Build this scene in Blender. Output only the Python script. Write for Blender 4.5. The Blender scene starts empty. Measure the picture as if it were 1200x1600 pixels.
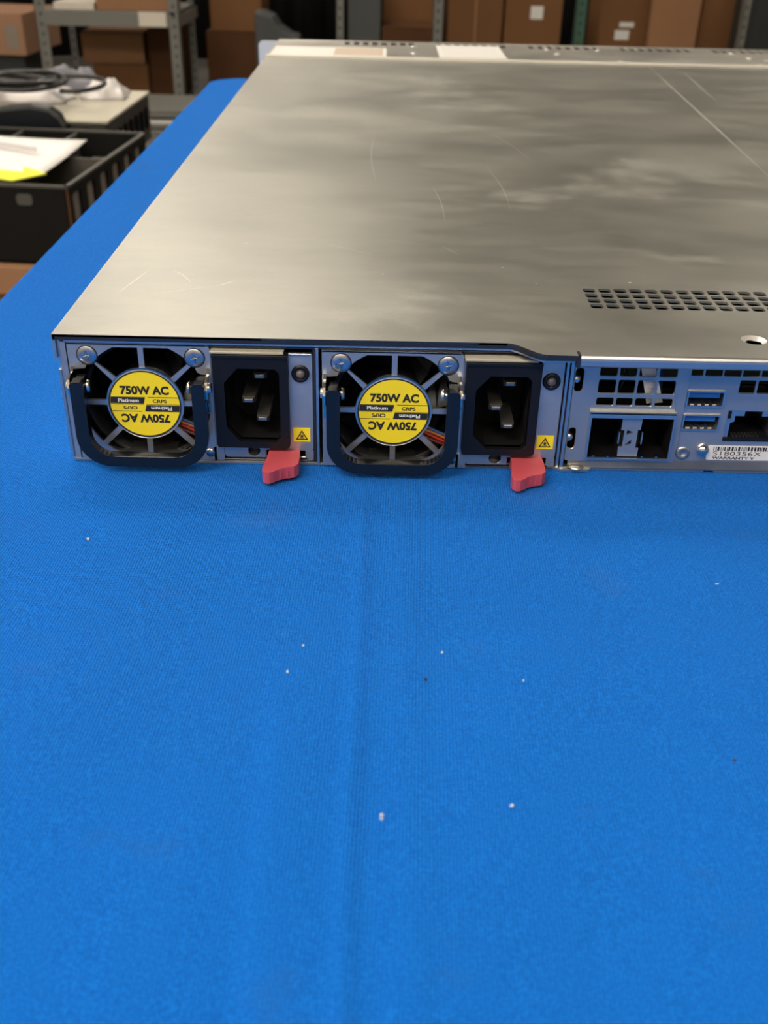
import bpy, math, random
from mathutils import Vector, Matrix
from mathutils.geometry import tessellate_polygon
random.seed(7)
S = 0.001                                   # everything below is written in millimetres
C = bpy.context.scene.collection
PI = math.pi

# ------------------------------------------------------------------ camera
cam_data = bpy.data.cameras.new('camera')
cam = bpy.data.objects.new('camera', cam_data); C.objects.link(cam)
rotm = (Matrix.Rotation(-0.00792356801, 3, 'Z') @ Matrix.Rotation(1.0298078569, 3, 'X')
        @ Matrix.Rotation(0.0234203709, 3, 'Z'))
cam.matrix_world = Matrix.Translation(Vector((95.507, -289.137, 156.480)) * S) @ rotm.to_4x4()
cam_data.sensor_fit = 'VERTICAL'; cam_data.sensor_height = 32.0; cam_data.lens = 32.0   # 1600 px focal at 1600 px height
cam_data.clip_start = 0.01; cam_data.clip_end = 60
cam_data.dof.use_dof = True; cam_data.dof.focus_distance = 0.335; cam_data.dof.aperture_fstop = 20.0
bpy.context.scene.camera = cam

# ------------------------------------------------------------------ view, world, lamps
vs = bpy.context.scene.view_settings
vs.view_transform = 'Standard'; vs.look = 'None'; vs.gamma = 1.0; vs.use_curve_mapping = False
vs.exposure = 0.72
world = bpy.data.worlds.new('world'); bpy.context.scene.world = world
world.use_nodes = True
world.node_tree.nodes['Background'].inputs[0].default_value = (0.9, 0.88, 0.84, 1)
world.node_tree.nodes['Background'].inputs[1].default_value = 0.05
LAMP_STRENGTH = 15.0
LAMPS = [(-1700, 2500, 1300, 300), (-300, 1700, 1300, 300), (-2000, 400, 1300, 400), (2600, 3800, 1300, 300),
         (-800, -1500, 1300, 600), (-2600, -1900, 1300, 600), (600, -2700, 1300, 500), (-700, 4800, 1300, 300), (-2000, 7500, 1300, 300)]  # camera-side lamps are added and enlarged to brighten the front faces

# ------------------------------------------------------------------ materials
MATS = {}
def mat(name, col, rough=0.5, metal=0.0, emit=None, spec=0.5, alpha=None, trans=0.0, coat=0.0, sheen=0.0):
    m = bpy.data.materials.new(name); m.use_nodes = True
    b = m.node_tree.nodes['Principled BSDF']
    b.inputs['Base Color'].default_value = (*col, 1); b.inputs['Roughness'].default_value = rough
    b.inputs['Metallic'].default_value = metal; b.inputs['Specular IOR Level'].default_value = spec
    b.inputs['Coat Weight'].default_value = coat; b.inputs['Sheen Weight'].default_value = sheen
    b.inputs['Transmission Weight'].default_value = trans
    if alpha is not None: b.inputs['Alpha'].default_value = alpha
    if emit:
        b.inputs['Emission Color'].default_value = (*col, 1); b.inputs['Emission Strength'].default_value = emit
    MATS[name] = m
    return m
def nodes(m): return m.node_tree.nodes, m.node_tree.links, m.node_tree.nodes['Principled BSDF']
def noise(m, scale, detail=4, rough=0.55, vec_scale=(1, 1, 1), rot=(0, 0, 0), dist=0.0):
    N, L, b = nodes(m)
    tc = N.new('ShaderNodeTexCoord'); mp = N.new('ShaderNodeMapping'); n = N.new('ShaderNodeTexNoise')
    mp.inputs['Scale'].default_value = vec_scale; mp.inputs['Rotation'].default_value = rot
    n.inputs['Scale'].default_value = scale; n.inputs['Detail'].default_value = detail
    n.inputs['Roughness'].default_value = rough; n.inputs['Distortion'].default_value = dist
    L.new(tc.outputs['Object'], mp.inputs[0]); L.new(mp.outputs[0], n.inputs['Vector'])
    return n
def ramp(m, src, stops):
    N, L, b = nodes(m); r = N.new('ShaderNodeValToRGB')
    e = r.color_ramp.elements
    while len(e) < len(stops): e.new(0.5)
    for k, (p, c) in enumerate(stops):
        e[k].position = p; e[k].color = (*c, 1) if len(c) == 3 else c
    L.new(src, r.inputs[0]); return r
def mixc(m, fac, a, b_, blend='MIX', f=None):
    N, L, b = nodes(m); x = N.new('ShaderNodeMix'); x.data_type = 'RGBA'; x.blend_type = blend
    if fac is None: x.inputs[0].default_value = f
    else: L.new(fac, x.inputs[0])
    for i, s in ((6, a), (7, b_)):
        if isinstance(s, tuple): x.inputs[i].default_value = (*s, 1)
        else: L.new(s, x.inputs[i])
    return x.outputs[2]
def bump(m, src, strength, dist):
    N, L, b = nodes(m); x = N.new('ShaderNodeBump'); x.inputs['Strength'].default_value = strength
    x.inputs['Distance'].default_value = dist; L.new(src, x.inputs['Height']); L.new(x.outputs[0], b.inputs['Normal'])
def grey(v): return (v, v, v)

# galvanised, handled steel of the lid: smudges, cloudy wear, fine brushed grain
def steel(name, lo, hi, r0, r1, metal=0.85):
    m = mat(name, hi, 0.4, metal); N, L, b = nodes(m)
    n1 = noise(m, 12, 9, 0.70, (0.6, 1.1, 1), dist=0.15); n2 = noise(m, 26, 9, 0.75, (1, 2.4, 1), dist=.3); n3 = noise(m, 900, 2, 0.5, (1, 0.08, 1))
    r1_ = ramp(m, n1.outputs['Fac'], [(0.42, grey(0)), (0.64, grey(1))])
    r2_ = ramp(m, n2.outputs['Fac'], [(0.38, grey(0.1)), (0.66, grey(0.9))])
    f = mixc(m, None, r1_.outputs[0], r2_.outputs[0], 'MIX', 0.4)
    c = mixc(m, f, lo, hi); L.new(c, b.inputs['Base Color'])
    rr = ramp(m, f, [(0.0, grey(r0)), (1.0, grey(r1))])
    n4 = noise(m, 7, 10, 0.72, (0.8, 0.9, 1), (0, 0, .5), dist=.2)            # dull handling scuffs
    r4 = ramp(m, n4.outputs['Fac'], [(0.56, grey(0)), (0.66, grey(0.55))])
    L.new(mixc(m, r4.outputs[0], c, tuple(min(1, x * 1.25) for x in hi)), b.inputs['Base Color'])
    L.new(mixc(m, r4.outputs[0], rr.outputs[0], grey(0.52)), b.inputs['Roughness'])
    bump(m, n3.outputs['Fac'], 0.06, 0.0002)
    return m
steel('lid_steel', (0.375, 0.38, 0.35), (0.50, 0.495, 0.455), 0.32, 0.44)
steel('front_steel', (0.42, 0.41, 0.38), (0.62, 0.60, 0.55), 0.34, 0.5)
steel('panel_steel', (0.44, 0.445, 0.45), (0.55, 0.55, 0.55), 0.28, 0.4, 0.78)
steel('tray_steel', (0.45, 0.44, 0.40), (0.62, 0.60, 0.56), 0.3, 0.5, 0.9)
steel('tray_dull', (0.20, 0.20, 0.18), (0.42, 0.41, 0.38), 0.25, 0.5, 0.9)
mat('lip_steel', (0.72, 0.69, 0.62), 0.45, 0.3)
mat('scratch', (0.72, 0.70, 0.66), 0.35, 0.6)
mat('edge_steel', (0.62, 0.61, 0.60), 0.3, 0.95)
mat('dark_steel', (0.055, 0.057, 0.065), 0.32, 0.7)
mat('chrome', (0.82, 0.80, 0.77), 0.16, 1.0)
mat('screw_steel', (0.52, 0.55, 0.60), 0.3, 1.0)
mat('black_gloss', (0.006, 0.007, 0.010), 0.22, 0.0, spec=0.6)
mat('black_plastic', (0.006, 0.006, 0.008), 0.42, spec=0.35)
mat('black_matte', (0.005, 0.005, 0.006), 0.8, spec=0.2)
mat('opening_shade', (0.004, 0.004, 0.005), 0.9, spec=0.1)  # near black in place of the shade inside openings
mat('label_yellow', (0.95, 0.74, 0.012), 0.38)
mat('label_black', (0.018, 0.016, 0.014), 0.45)
mat('label_white', (0.78, 0.77, 0.74), 0.5)
mat('latch_red', (0.52, 0.075, 0.10), 0.42)
mat('usb_blue', (0.02, 0.13, 0.42), 0.4)
mat('gold_pin', (0.75, 0.70, 0.60), 0.3, 1.0)
mat('lens_grey', (0.14, 0.12, 0.12), 0.25)
mat('board_green_shaded', (0.003, 0.008, 0.006), 0.7)  # board green darkened to put in the shade inside
mat('wire_red', (0.45, 0.03, 0.02), 0.4); mat('wire_orange', (0.5, 0.16, 0.03), 0.4)
mat('wire_blue', (0.05, 0.10, 0.25), 0.4); mat('wire_brown', (0.12, 0.03, 0.02), 0.4)
mat('inlet_pin', (0.30, 0.29, 0.27), 0.35, 0.9)
mat('ear_plastic', (0.60, 0.64, 0.72), 0.4)
mat('shelf_grey', (0.19, 0.19, 0.175), 0.5); mat('hole_dark', (0.02, 0.02, 0.02), 0.8)
mat('shelf_label', (0.72, 0.66, 0.58), 0.6)
mat('green_paint', (0.05, 0.12, 0.085), 0.5)
mat('grey_panel', (0.065, 0.07, 0.072), 0.6)
mat('backdrop_black', (0.006, 0.006, 0.006), 0.9, spec=0.2)
mat('crate_black', (0.006, 0.0055, 0.005), 0.55, spec=0.2); mat('crate_rim', (0.07, 0.068, 0.06), 0.5)
mat('slot_lit_tan', (0.36, 0.30, 0.23), 0.7); mat('divider_grey', (0.09, 0.085, 0.075), 0.5)
mat('paper', (0.86, 0.84, 0.82), 0.6); mat('paper_print', (0.60, 0.58, 0.60), 0.6)
mat('note_yellow', (0.78, 0.82, 0.05), 0.6)
mat('case_top', (0.50, 0.47, 0.38), 0.5, 0.2); mat('case_side', (0.07, 0.07, 0.065), 0.4, 0.5)
mat('bag_plastic', (0.66, 0.63, 0.62), 0.35); mat('bag_grey', (0.20, 0.20, 0.24), 0.35)
mat('cable_black', (0.01, 0.01, 0.011), 0.35); mat('lid_black', (0.006, 0.008, 0.013), 0.35)
mat('monitor_dark', (0.03, 0.034, 0.036), 0.4)
mat('lint_white', (0.75, 0.72, 0.60), 0.8); mat('lint_dark', (0.03, 0.02, 0.03), 0.8)
mat('tube_light', (1.0, 0.90, 0.76), 0.5, emit=LAMP_STRENGTH)
mat('lamp_housing', (0.7, 0.7, 0.7), 0.5)
mat('table_grey', (0.35, 0.35, 0.34), 0.5)

def cardboard(name, col):
    m = mat(name, col, 0.8, spec=0.2); n = noise(m, 6, 4); N, L, b = nodes(m)
    d = tuple(x * 0.82 for x in col); L.new(mixc(m, n.outputs['Fac'], d, col), b.inputs['Base Color'])
cardboard('cardboard', (0.21, 0.10, 0.042)); cardboard('cardboard_dark', (0.10, 0.043, 0.017))
cardboard('cardboard_light', (0.36, 0.19, 0.10)); cardboard('cardboard_pink', (0.44, 0.25, 0.155))
mat('tape', (0.30, 0.25, 0.21), 0.3)

# room surfaces
def room(name, lo, hi, sc, rough=0.8):
    m = mat(name, hi, rough, spec=0.3); n = noise(m, sc, 5); N, L, b = nodes(m)
    L.new(mixc(m, n.outputs['Fac'], lo, hi), b.inputs['Base Color'])
room('floor_concrete', (0.10, 0.095, 0.088), (0.15, 0.14, 0.13), 1.5, 0.6)
room('wall_dark', (0.008, 0.008, 0.008), (0.014, 0.014, 0.014), 2)
room('wall_paint', (0.44, 0.42, 0.37), (0.50, 0.47, 0.42), 1)
room('ceiling_paint', (0.42, 0.40, 0.36), (0.50, 0.47, 0.42), 1)

# blue table cloth: woven, a little stained
m = mat('blue_cloth', (0.008, 0.10, 0.46), 0.85, spec=0.10, sheen=0.06); N, L, b = nodes(m)
b.inputs['Sheen Tint'].default_value = (0.45, 0.7, 1, 1); b.inputs['Sheen Roughness'].default_value = 0.4
n1 = noise(m, 7, 5); n2 = noise(m, 2000, 2, 0.7); n3 = noise(m, 22, 4, vec_scale=(1, 1.3, 1))
base = mixc(m, n1.outputs['Fac'], (0.0010, 0.096, 0.45), (0.002, 0.122, 0.54))
base = mixc(m, ramp(m, n2.outputs['Fac'], [(0.42, grey(0)), (0.62, grey(0.75))]).outputs[0], base, (0.008, 0.20, 0.76))
st = ramp(m, n3.outputs['Fac'], [(0.60, grey(0)), (0.80, grey(0.4))])
base = mixc(m, st.outputs[0], base, (0.05, 0.12, 0.36)); L.new(base, b.inputs['Base Color'])
tc = N.new('ShaderNodeTexCoord'); add = None
for rot in (0.0, PI / 2):
    mp = N.new('ShaderNodeMapping'); mp.inputs['Rotation'].default_value = (0, 0, rot + 0.03); w = N.new('ShaderNodeTexWave')
    w.inputs['Scale'].default_value = 420; w.inputs['Distortion'].default_value = 0.6; w.inputs['Detail'].default_value = 1
    L.new(tc.outputs['Object'], mp.inputs[0]); L.new(mp.outputs[0], w.inputs[0])
    if add is None: add = w.outputs['Fac']
    else:
        mx = N.new('ShaderNodeMath'); mx.operation = 'ADD'; L.new(add, mx.inputs[0]); L.new(w.outputs['Fac'], mx.inputs[1]); add = mx.outputs[0]
bump(m, add, 0.6, 0.0003)

# ------------------------------------------------------------------ mesh builder (millimetres in, metres out)
class MB:
    def __init__(s): s.v = []; s.f = []; s.m = []; s.sm = []; s.mats = []
    def mi(s, name):
        if name not in s.mats: s.mats.append(name)
        return s.mats.index(name)
    def add(s, vs_, fs, mt, smooth=False, M=None):
        o = len(s.v); i = s.mi(mt)
        s.v += [(M @ Vector(p)) if M else Vector(p) for p in vs_]
        for f in fs: s.f.append([o + k for k in f]); s.m.append(i); s.sm.append(smooth)
        return s
    def box(s, x0, x1, y0, y1, z0, z1, mt, M=None):
        vs_ = [(x, y, z) for x in (x0, x1) for y in (y0, y1) for z in (z0, z1)]
        return s.add(vs_, [(0, 1, 3, 2), (4, 6, 7, 5), (0, 4, 5, 1), (2, 3, 7, 6), (0, 2, 6, 4), (1, 5, 7, 3)], mt, False, M)
    def prism(s, outer, a0, a1, mt, axis='y', holes=(), side=None, M=None):
        """2-D outline (with holes) extruded: axis y -> outline in XZ, z -> XY, x -> YZ."""
        def P(a, b_, h): return {'y': (a, h, b_), 'z': (a, b_, h), 'x': (h, a, b_)}[axis]
        loops = [list(outer)] + [list(h) for h in holes]
        tris = tessellate_polygon([[Vector((a, b_, 0)) for a, b_ in lp] for lp in loops])
        flat = [p for lp in loops for p in lp]; n = len(flat)
        vs_ = [P(a, b_, a0) for a, b_ in flat] + [P(a, b_, a1) for a, b_ in flat]
        s.add(vs_, [tuple(t) for t in tris] + [tuple(n + k for k in reversed(t)) for t in tris], mt, False, M)
        sd = []; o = 0
        for lp in loops:
            k = len(lp)
            for i in range(k):
                j = (i + 1) % k; sd.append((o + i, o + j, n + o + j, n + o + i))
            o += k
        return s.add(vs_, sd, side or mt, False, M)
    def cyl(s, p0, p1, r0, r1, mt, n=24, smooth=True, cap=True):
        p0 = Vector(p0); p1 = Vector(p1); d = (p1 - p0).normalized()
        a = d.orthogonal().normalized(); b_ = d.cross(a)
        vs_ = []
        for p, r in ((p0, r0), (p1, r1)):
            for k in range(n):
                t = 2 * PI * k / n; vs_.append(p + (a * math.cos(t) + b_ * math.sin(t)) * r)
        s.add(vs_, [(k, (k + 1) % n, n + (k + 1) % n, n + k) for k in range(n)], mt, smooth)
        if cap:
            s.add(vs_[:n], [tuple(range(n - 1, -1, -1))], mt); s.add(vs_[n:], [tuple(range(n))], mt)
        return s
    def lathe(s, prof, mt, o=(0, 0, 0), axis='y', n=32, sx=1):
        """prof: (radius, height) pairs turned about axis through o"""
        vs_ = []
        for r, h in prof:
            for k in range(n):
                t = 2 * PI * k / n; a = r * math.cos(t) * sx; b_ = r * math.sin(t)
                q = {'y': (a, h, b_), 'z': (a, b_, h), 'x': (h, a, b_)}[axis]
                vs_.append((o[0] + q[0], o[1] + q[1], o[2] + q[2]))
        fs = [(i * n + k, i * n + (k + 1) % n, (i + 1) * n + (k + 1) % n, (i + 1) * n + k)
              for i in range(len(prof) - 1) for k in range(n)]
        return s.add(vs_, fs, mt, True)
    def tube(s, pts, r, mt, n=10):
        pts = [Vector(p) for p in pts]; vs_ = []; up = None
        for i, p in enumerate(pts):
            d = (pts[min(i + 1, len(pts) - 1)] - pts[max(i - 1, 0)]).normalized()
            if up is None: up = d.orthogonal().normalized()
            up = (up - d * up.dot(d)).normalized(); b_ = d.cross(up)
            for k in range(n):
                t = 2 * PI * k / n; vs_.append(p + (up * math.cos(t) + b_ * math.sin(t)) * r)
        fs = [(i * n + k, i * n + (k + 1) % n, (i + 1) * n + (k + 1) % n, (i + 1) * n + k)
              for i in range(len(pts) - 1) for k in range(n)]
        s.add(vs_, fs, mt, True)
        s.add(vs_[:n], [tuple(range(n - 1, -1, -1))], mt); s.add(vs_[-n:], [tuple(range(n))], mt)
        return s
    def text(s, txt, size, mt, M, bold=0.02, width=None):
        c = bpy.data.curves.new('t', 'FONT'); c.body = txt; c.size = 1.0; c.offset = bold
        c.align_x = 'CENTER'; c.align_y = 'CENTER'; c.resolution_u = 4
        o = bpy.data.objects.new('t', c); C.objects.link(o)
        dg = bpy.context.evaluated_depsgraph_get(); me = bpy.data.meshes.new_from_object(o.evaluated_get(dg))
        xs = [v.co.x for v in me.vertices]; ys = [v.co.y for v in me.vertices]
        cx = (min(xs) + max(xs)) / 2; cy = (min(ys) + max(ys)) / 2
        ky = size / (max(ys) - min(ys)); kx = (width / (max(xs) - min(xs))) if width else ky
        vs_ = [((v.co.x - cx) * kx, (v.co.y - cy) * ky, 0) for v in me.vertices]
        s.add(vs_, [tuple(p.vertices) for p in me.polygons], mt, False, M)
        bpy.data.objects.remove(o); bpy.data.curves.remove(c); bpy.data.meshes.remove(me)
        return s

WORLD = {}                                   # object name -> world location in mm (parents are never rotated)
def obj(name, mb, parent=None, bevel=0, seg=2, origin=None, sub=0, label=None, autosmooth=False):
    vs_ = mb.v
    if origin is None:
        xs, ys, zs = zip(*vs_); origin = ((min(xs) + max(xs)) / 2, (min(ys) + max(ys)) / 2, min(zs))
    og = Vector(origin)
    me = bpy.data.meshes.new(name); me.from_pydata([tuple((Vector(p) - og) * S) for p in vs_], [], mb.f)
    for k in mb.mats: me.materials.append(MATS[k])
    for p, i, q in zip(me.polygons, mb.m, mb.sm): p.material_index = i; p.use_smooth = q
    import bmesh
    bm = bmesh.new(); bm.from_mesh(me); bmesh.ops.remove_doubles(bm, verts=bm.verts, dist=1e-7)
    bmesh.ops.recalc_face_normals(bm, faces=bm.faces); bm.to_mesh(me); bm.free()
    o = bpy.data.objects.new(name, me); C.objects.link(o)
    if parent is not None:
        o.parent = parent; o.location = (og - WORLD[parent.name]) * S
    else: o.location = og * S
    WORLD[o.name] = og
    if bevel:
        b_ = o.modifiers.new('bevel', 'BEVEL'); b_.width = bevel * S; b_.segments = seg; b_.limit_method = 'ANGLE'; b_.angle_limit = math.radians(50)
    if sub:
        q = o.modifiers.new('subdivision', 'SUBSURF'); q.levels = sub; q.render_levels = sub
    if label: o['label'] = label
    return o
def thing(name, label, cat, loc, group=None):
    o = bpy.data.objects.new(name, None); C.objects.link(o); o.location = Vector(loc) * S; o.empty_display_size = 0.05
    WORLD[o.name] = Vector(loc); o['label'] = label; o['category'] = cat
    if group: o['group'] = group
    return o
def tag(o, label, cat, group=None, kind=None):
    o['label'] = label; o['category'] = cat
    if group: o['group'] = group
    if kind: o['kind'] = kind
    return o
def struct(name, mb, **k):
    o = obj(name, mb, **k); o['kind'] = 'structure'; return o

def rrect(x0, x1, z0, z1, r, n=5):
    rs = r if isinstance(r, (list, tuple)) else [r] * 4        # corner radii: (x0,z0) (x1,z0) (x1,z1) (x0,z1)
    out = []
    for (cx, cz, a0), q in zip(((x0, z0, 180), (x1, z0, 270), (x1, z1, 0), (x0, z1, 90)), rs):
        if q <= 0: out.append((cx, cz)); continue
        ox = cx + q if cx == x0 else cx - q; oz = cz + q if cz == z0 else cz - q
        for k in range(n + 1):
            t = math.radians(a0 + 90 * k / n); out.append((ox + q * math.cos(t), oz + q * math.sin(t)))
    return out
def circ(cx, cz, r, n=24): return [(cx + r * math.cos(2 * PI * k / n), cz + r * math.sin(2 * PI * k / n)) for k in range(n)]
def face_M(x, y, z, rot=0.0):      # text plane facing the camera side (-y)
    return Matrix.Translation((x, y, z)) @ Matrix.Rotation(PI / 2, 4, 'X') @ Matrix.Rotation(rot, 4, 'Z')

# ================================================================== the room
FZ = -750
X0, X1, Y0, Y1, ZC = -4200, 5200, -3500, 8600, 2500
struct('floor', MB().box(X0, X1, Y0, Y1, FZ - 60, FZ, 'floor_concrete'))
struct('wall_back', MB().box(X0, X1, Y1, Y1 + 80, FZ, ZC, 'wall_paint'))
struct('wall_front', MB().box(X0, X1, Y0 - 80, Y0, FZ, ZC, 'wall_paint'))
struct('wall_left', MB().box(X0 - 80, X0, Y0 - 80, Y1 + 80, FZ, ZC, 'wall_paint'))
struct('wall_right', MB().box(X1, X1 + 80, Y0 - 80, Y1 + 80, FZ, ZC, 'wall_paint'))
struct('ceiling', MB().box(X0 - 80, X1 + 80, Y0 - 80, Y1 + 80, ZC, ZC + 60, 'ceiling_paint'))
for i, (lx, ly, w, d) in enumerate(LAMPS):
    lt = thing('ceiling_light', 'unseen rectangular warm white ceiling light, camera side ones added as fill', 'light', (lx, ly, ZC), 'ceiling lights')
    obj('light_housing', MB().box(lx - w / 2 - 25, lx + w / 2 + 25, ly - d / 2 - 25, ly + d / 2 + 25, ZC - 50, ZC, 'lamp_housing'), lt)
    obj('light_diffuser', MB().box(lx - w / 2, lx + w / 2, ly - d / 2, ly + d / 2, ZC - 60, ZC - 50.5, 'tube_light'), lt)

# ================================================================== table and cloth
TX0, TX1, TY0, TY1 = -73, 1150, -430, 798
tb = thing('folding_table', 'long folding table hidden under the blue cloth', 'table', (540, 185, FZ))
obj('tabletop', MB().box(TX0 + 6, TX1 - 6, TY0 + 6, TY1 - 6, -34, -4, 'table_grey'), tb)
for lx in (TX0 + 80, TX1 - 80):
    for ly in (TY0 + 90, TY1 - 90):
        obj('leg', MB().cyl((lx, ly, FZ), (lx, ly, -34), 14, 14, 'table_grey'), tb)

def cloth():
    mb = MB(); drop = 330; rc = 34
    def axis(a, b_):
        lo, hi = a - drop, b_ + drop; out = []; t = lo
        while t < hi:
            out.append(t); near = (a - 12 < t < a + 12) or (b_ - 12 < t < b_ + 12)
            t += 2.5 if near else (22 if (t < a - 12 or t > b_ + 10) else ((1.1 if 60 < t < 118 else 5) if a == TX0 else 5))
        out.append(hi); return out
    xs = axis(TX0, TX1); ys = axis(TY0, TY1)
    def crease(x, y):
        f = 1.0 if y < -6 else 0.0
        k = min(1.0, max(0.0, (-y - 6) / 30.0))
        z = 0.85 * k * math.exp(-((x - (91.4 + 0.3 * math.sin(y * .05))) / 2.1) ** 2)
        k2 = min(1.0, max(0.0, (-y - 85) / 40.0))
        z += 1.2 * k2 * (1 / (1 + math.exp(-(x - (74.5 + (y + 190) * -0.035)) / 1.0)) - 0.5) * math.exp(-((x - 77) / 11) ** 2)
        z += 0.5 * k * math.exp(-((x - 103) / 4) ** 2)
        z += 0.7 * k * math.sin(x * .031 + y * .011) * math.sin(y * .023 + 1)
        z += 0.3 * k * math.sin(x * .12 + 2 * math.sin(y * .02))
        return z - 0.2 * k
    V = []
    for y in ys:
        for x in xs:
            # nearest point of a rounded rectangle
            cx = min(max(x, TX0 + rc), TX1 - rc); cy = min(max(y, TY0 + rc), TY1 - rc)
            dx, dy = x - cx, y - cy; d = math.hypot(dx, dy) - rc
            if d <= 0: V.append((x, y, crease(x, y) - 0.1)); continue
            L_ = math.hypot(dx, dy); nx, ny = dx / L_, dy / L_; r = 4.0
            bx, by = cx + nx * rc, cy + ny * rc
            if d < r * PI / 2: o_, z = r * math.sin(d / r), -r * (1 - math.cos(d / r))
            else: o_, z = r, -r - (d - r * PI / 2)
            fold = min(1, d / 120) * 9 * math.sin((bx - by) * 0.045 + math.sin((bx + by) * .02))
            o_ += fold + min(1, d / 150) * 10
            V.append((bx + nx * o_, by + ny * o_, z - 0.1))
    nx_ = len(xs); F = []
    for j in range(len(ys) - 1):
        for i in range(nx_ - 1): F.append((j * nx_ + i, j * nx_ + i + 1, (j + 1) * nx_ + i + 1, (j + 1) * nx_ + i))
    mb.add(V, F, 'blue_cloth', True)
    o = obj('tablecloth', mb, origin=((TX0 + TX1) / 2, (TY0 + TY1) / 2, 0))
    sd = o.modifiers.new('thickness', 'SOLIDIFY'); sd.thickness = 0.0008; sd.offset = -1
    return o
tag(cloth(), 'bright blue woven cloth covering the table under the server', 'tablecloth')

# ================================================================== the server
SW = 470; SD = 735                             # chassis runs on past the right of the frame
sv = thing('rack_server', 'flat grey steel rack server lying on the blue cloth, rear side facing out', 'server', (SW / 2, SD / 2, 0))

# --- chassis: tray, side walls, dividers, board
cb = MB()
tray = [(-1.2, 0), (-1.2, -0.6), (152, -0.6), (154, -1.6), (162.6, -1.6), (164, -0.2), (200, -0.2), (200.6, 1.4), (202.6, 1.4), (203.2, -0.4), (SW, -0.4), (SW, SD), (-1.2, SD)]
cb.prism(tray, 0.15, 1.0, 'tray_steel', 'z')
cb.box(-1.6, -0.6, 0, SD, 0.15, 41, 'edge_steel')                     # left outer wall
cb.box(SW - 1, SW, 0, SD, 0.15, 41, 'edge_steel')
cb.prism(rrect(-2.1, -1.2, 1.5, 31.5, .3), -0.8, 60, 'edge_steel', 'y')   # thin outer rail
cb.box(-0.8, 0.9, -0.4, 0.5, 0.8, 40.4, 'panel_steel')               # flange seen beside the supply
cb.box(75.2, 75.9, -0.2, 180, 1, 40.8, 'dark_steel'); cb.box(76.1, 76.9, -0.9, 180, 0.8, 40.0, 'edge_steel')
cb.box(152.3, 153.1, -0.2, 180, 1, 38.6, 'edge_steel')
cb.box(153.5, 154.5, -0.9, 180, 0.6, 38.4, 'edge_steel')
cb.box(-0.6, SW - 1, SD - 2, SD, 1, 41, 'dark_steel')
cb.box(155, SW - 6, 2.5, 500, 1.1, 2.0, 'opening_shade'); cb.box(155, SW - 6, 60, 500, 5, 6.5, 'board_green_shaded')  # black sheet over the tray stands in for shade behind the vents
cb.box(-0.6, 155, 190, 192, 1, 40.8, 'black_matte'); cb.box(-0.5, SW - 1.2, 560, SD - 2.2, 1.1, 30, 'black_matte')  # black blocks added inside so the openings look dark
obj('chassis', cb, sv, bevel=0.15, seg=1)

# --- lid with its S-shaped step, vent grid and keyhole
def sedge(off=0.0):
    pts = [(-2.4, -1.2 + off), (60, -1.2 + off), (125, -1.0 + off)]
    a, b_ = (133.5, -1.0 + off), (144.5, -9.6 + off)
    for k in range(9):
        t = k / 8; s_ = t * t * (3 - 2 * t); pts.append((a[0] + (b_[0] - a[0]) * t, a[1] + (b_[1] - a[1]) * s_))
    return pts
front = sedge() + [(154.2, -9.8), (154.2, -8.8), (SW + 1, -8.8)]
outer = front + [(SW + 1, 617)] + [(-2.4, 617), (-2.4, 226), (-2.0, 225), (-2.0, 221), (-2.4, 220)]
holes = []
for r in range(4):
    for c in range(16):
        x = 164.1 + c * 5.3; y = 33.2 + r * 5.2 - 2.0
        holes.append([(x + p, y + q) for p, q in rrect(0, 4.15, 0, 4.1, 1.1, 3)])
holes.append(circ(209.3, 5.8, 3.9, 28))
lid = MB(); lid.prism(outer, 42.2, 43.0, 'lid_steel', 'z', holes)
# countersink around the keyhole
n = 28; R0 = [(209.3 + 3.9 * math.cos(2 * PI * k / n), 5.8 + 3.9 * math.sin(2 * PI * k / n), 42.98) for k in range(n)]
R1 = [(209.3 + 2.5 * math.cos(2 * PI * k / n), 5.4 + (2.1 + 0.35 * math.cos(6 * PI * k / n)) * math.sin(2 * PI * k / n), 42.1) for k in range(n)]
lid.add(R0 + R1, [(k, (k + 1) % n, n + (k + 1) % n, n + k) for k in range(n)], 'scratch', True)
def ribbon(mb, pts, z0, z1, t, mt):           # a folded-down strip following a line
    for (xa, ya), (xb, yb) in zip(pts[:-1], pts[1:]):
        d = Vector((xb - xa, yb - ya)).normalized(); nx, ny = -d.y * t, d.x * t
        vs_ = [(xa, ya, z0), (xb, yb, z0), (xb, yb, z1), (xa, ya, z1), (xa + nx, ya + ny, z0), (xb + nx, yb + ny, z0), (xb + nx, yb + ny, z1), (xa + nx, ya + ny, z1)]
        mb.add(vs_, [(0, 1, 2, 3), (5, 4, 7, 6), (0, 4, 5, 1), (3, 2, 6, 7)], mt, False)
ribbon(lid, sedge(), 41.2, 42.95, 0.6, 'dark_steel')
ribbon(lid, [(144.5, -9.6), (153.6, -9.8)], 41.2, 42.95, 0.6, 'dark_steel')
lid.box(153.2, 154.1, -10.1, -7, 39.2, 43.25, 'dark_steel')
lid.box(-2.6, -1.7, -1.2, 617, 35.2, 42.9, 'edge_steel')            # left flange
lid.box(SW + .2, SW + 1.1, -8.8, 617, 35.2, 42.9, 'edge_steel')
# rounded bend and lip over the input panel
prof = [(-8.8, 43.0), (-9.5, 42.75), (-9.9, 42.2), (-10.0, 41.5), (-10.0, 39.9), (-9.4, 39.9), (-9.4, 41.5), (-8.8, 42.2)]
lid.add([(154.3, a, b_) for a, b_ in prof] + [(SW + 1, a, b_) for a, b_ in prof],
        [(k, (k + 1) % 8, 8 + (k + 1) % 8, 8 + k) for k in range(8)] + [tuple(range(8)), tuple(range(15, 7, -1))], 'edge_steel')
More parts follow.
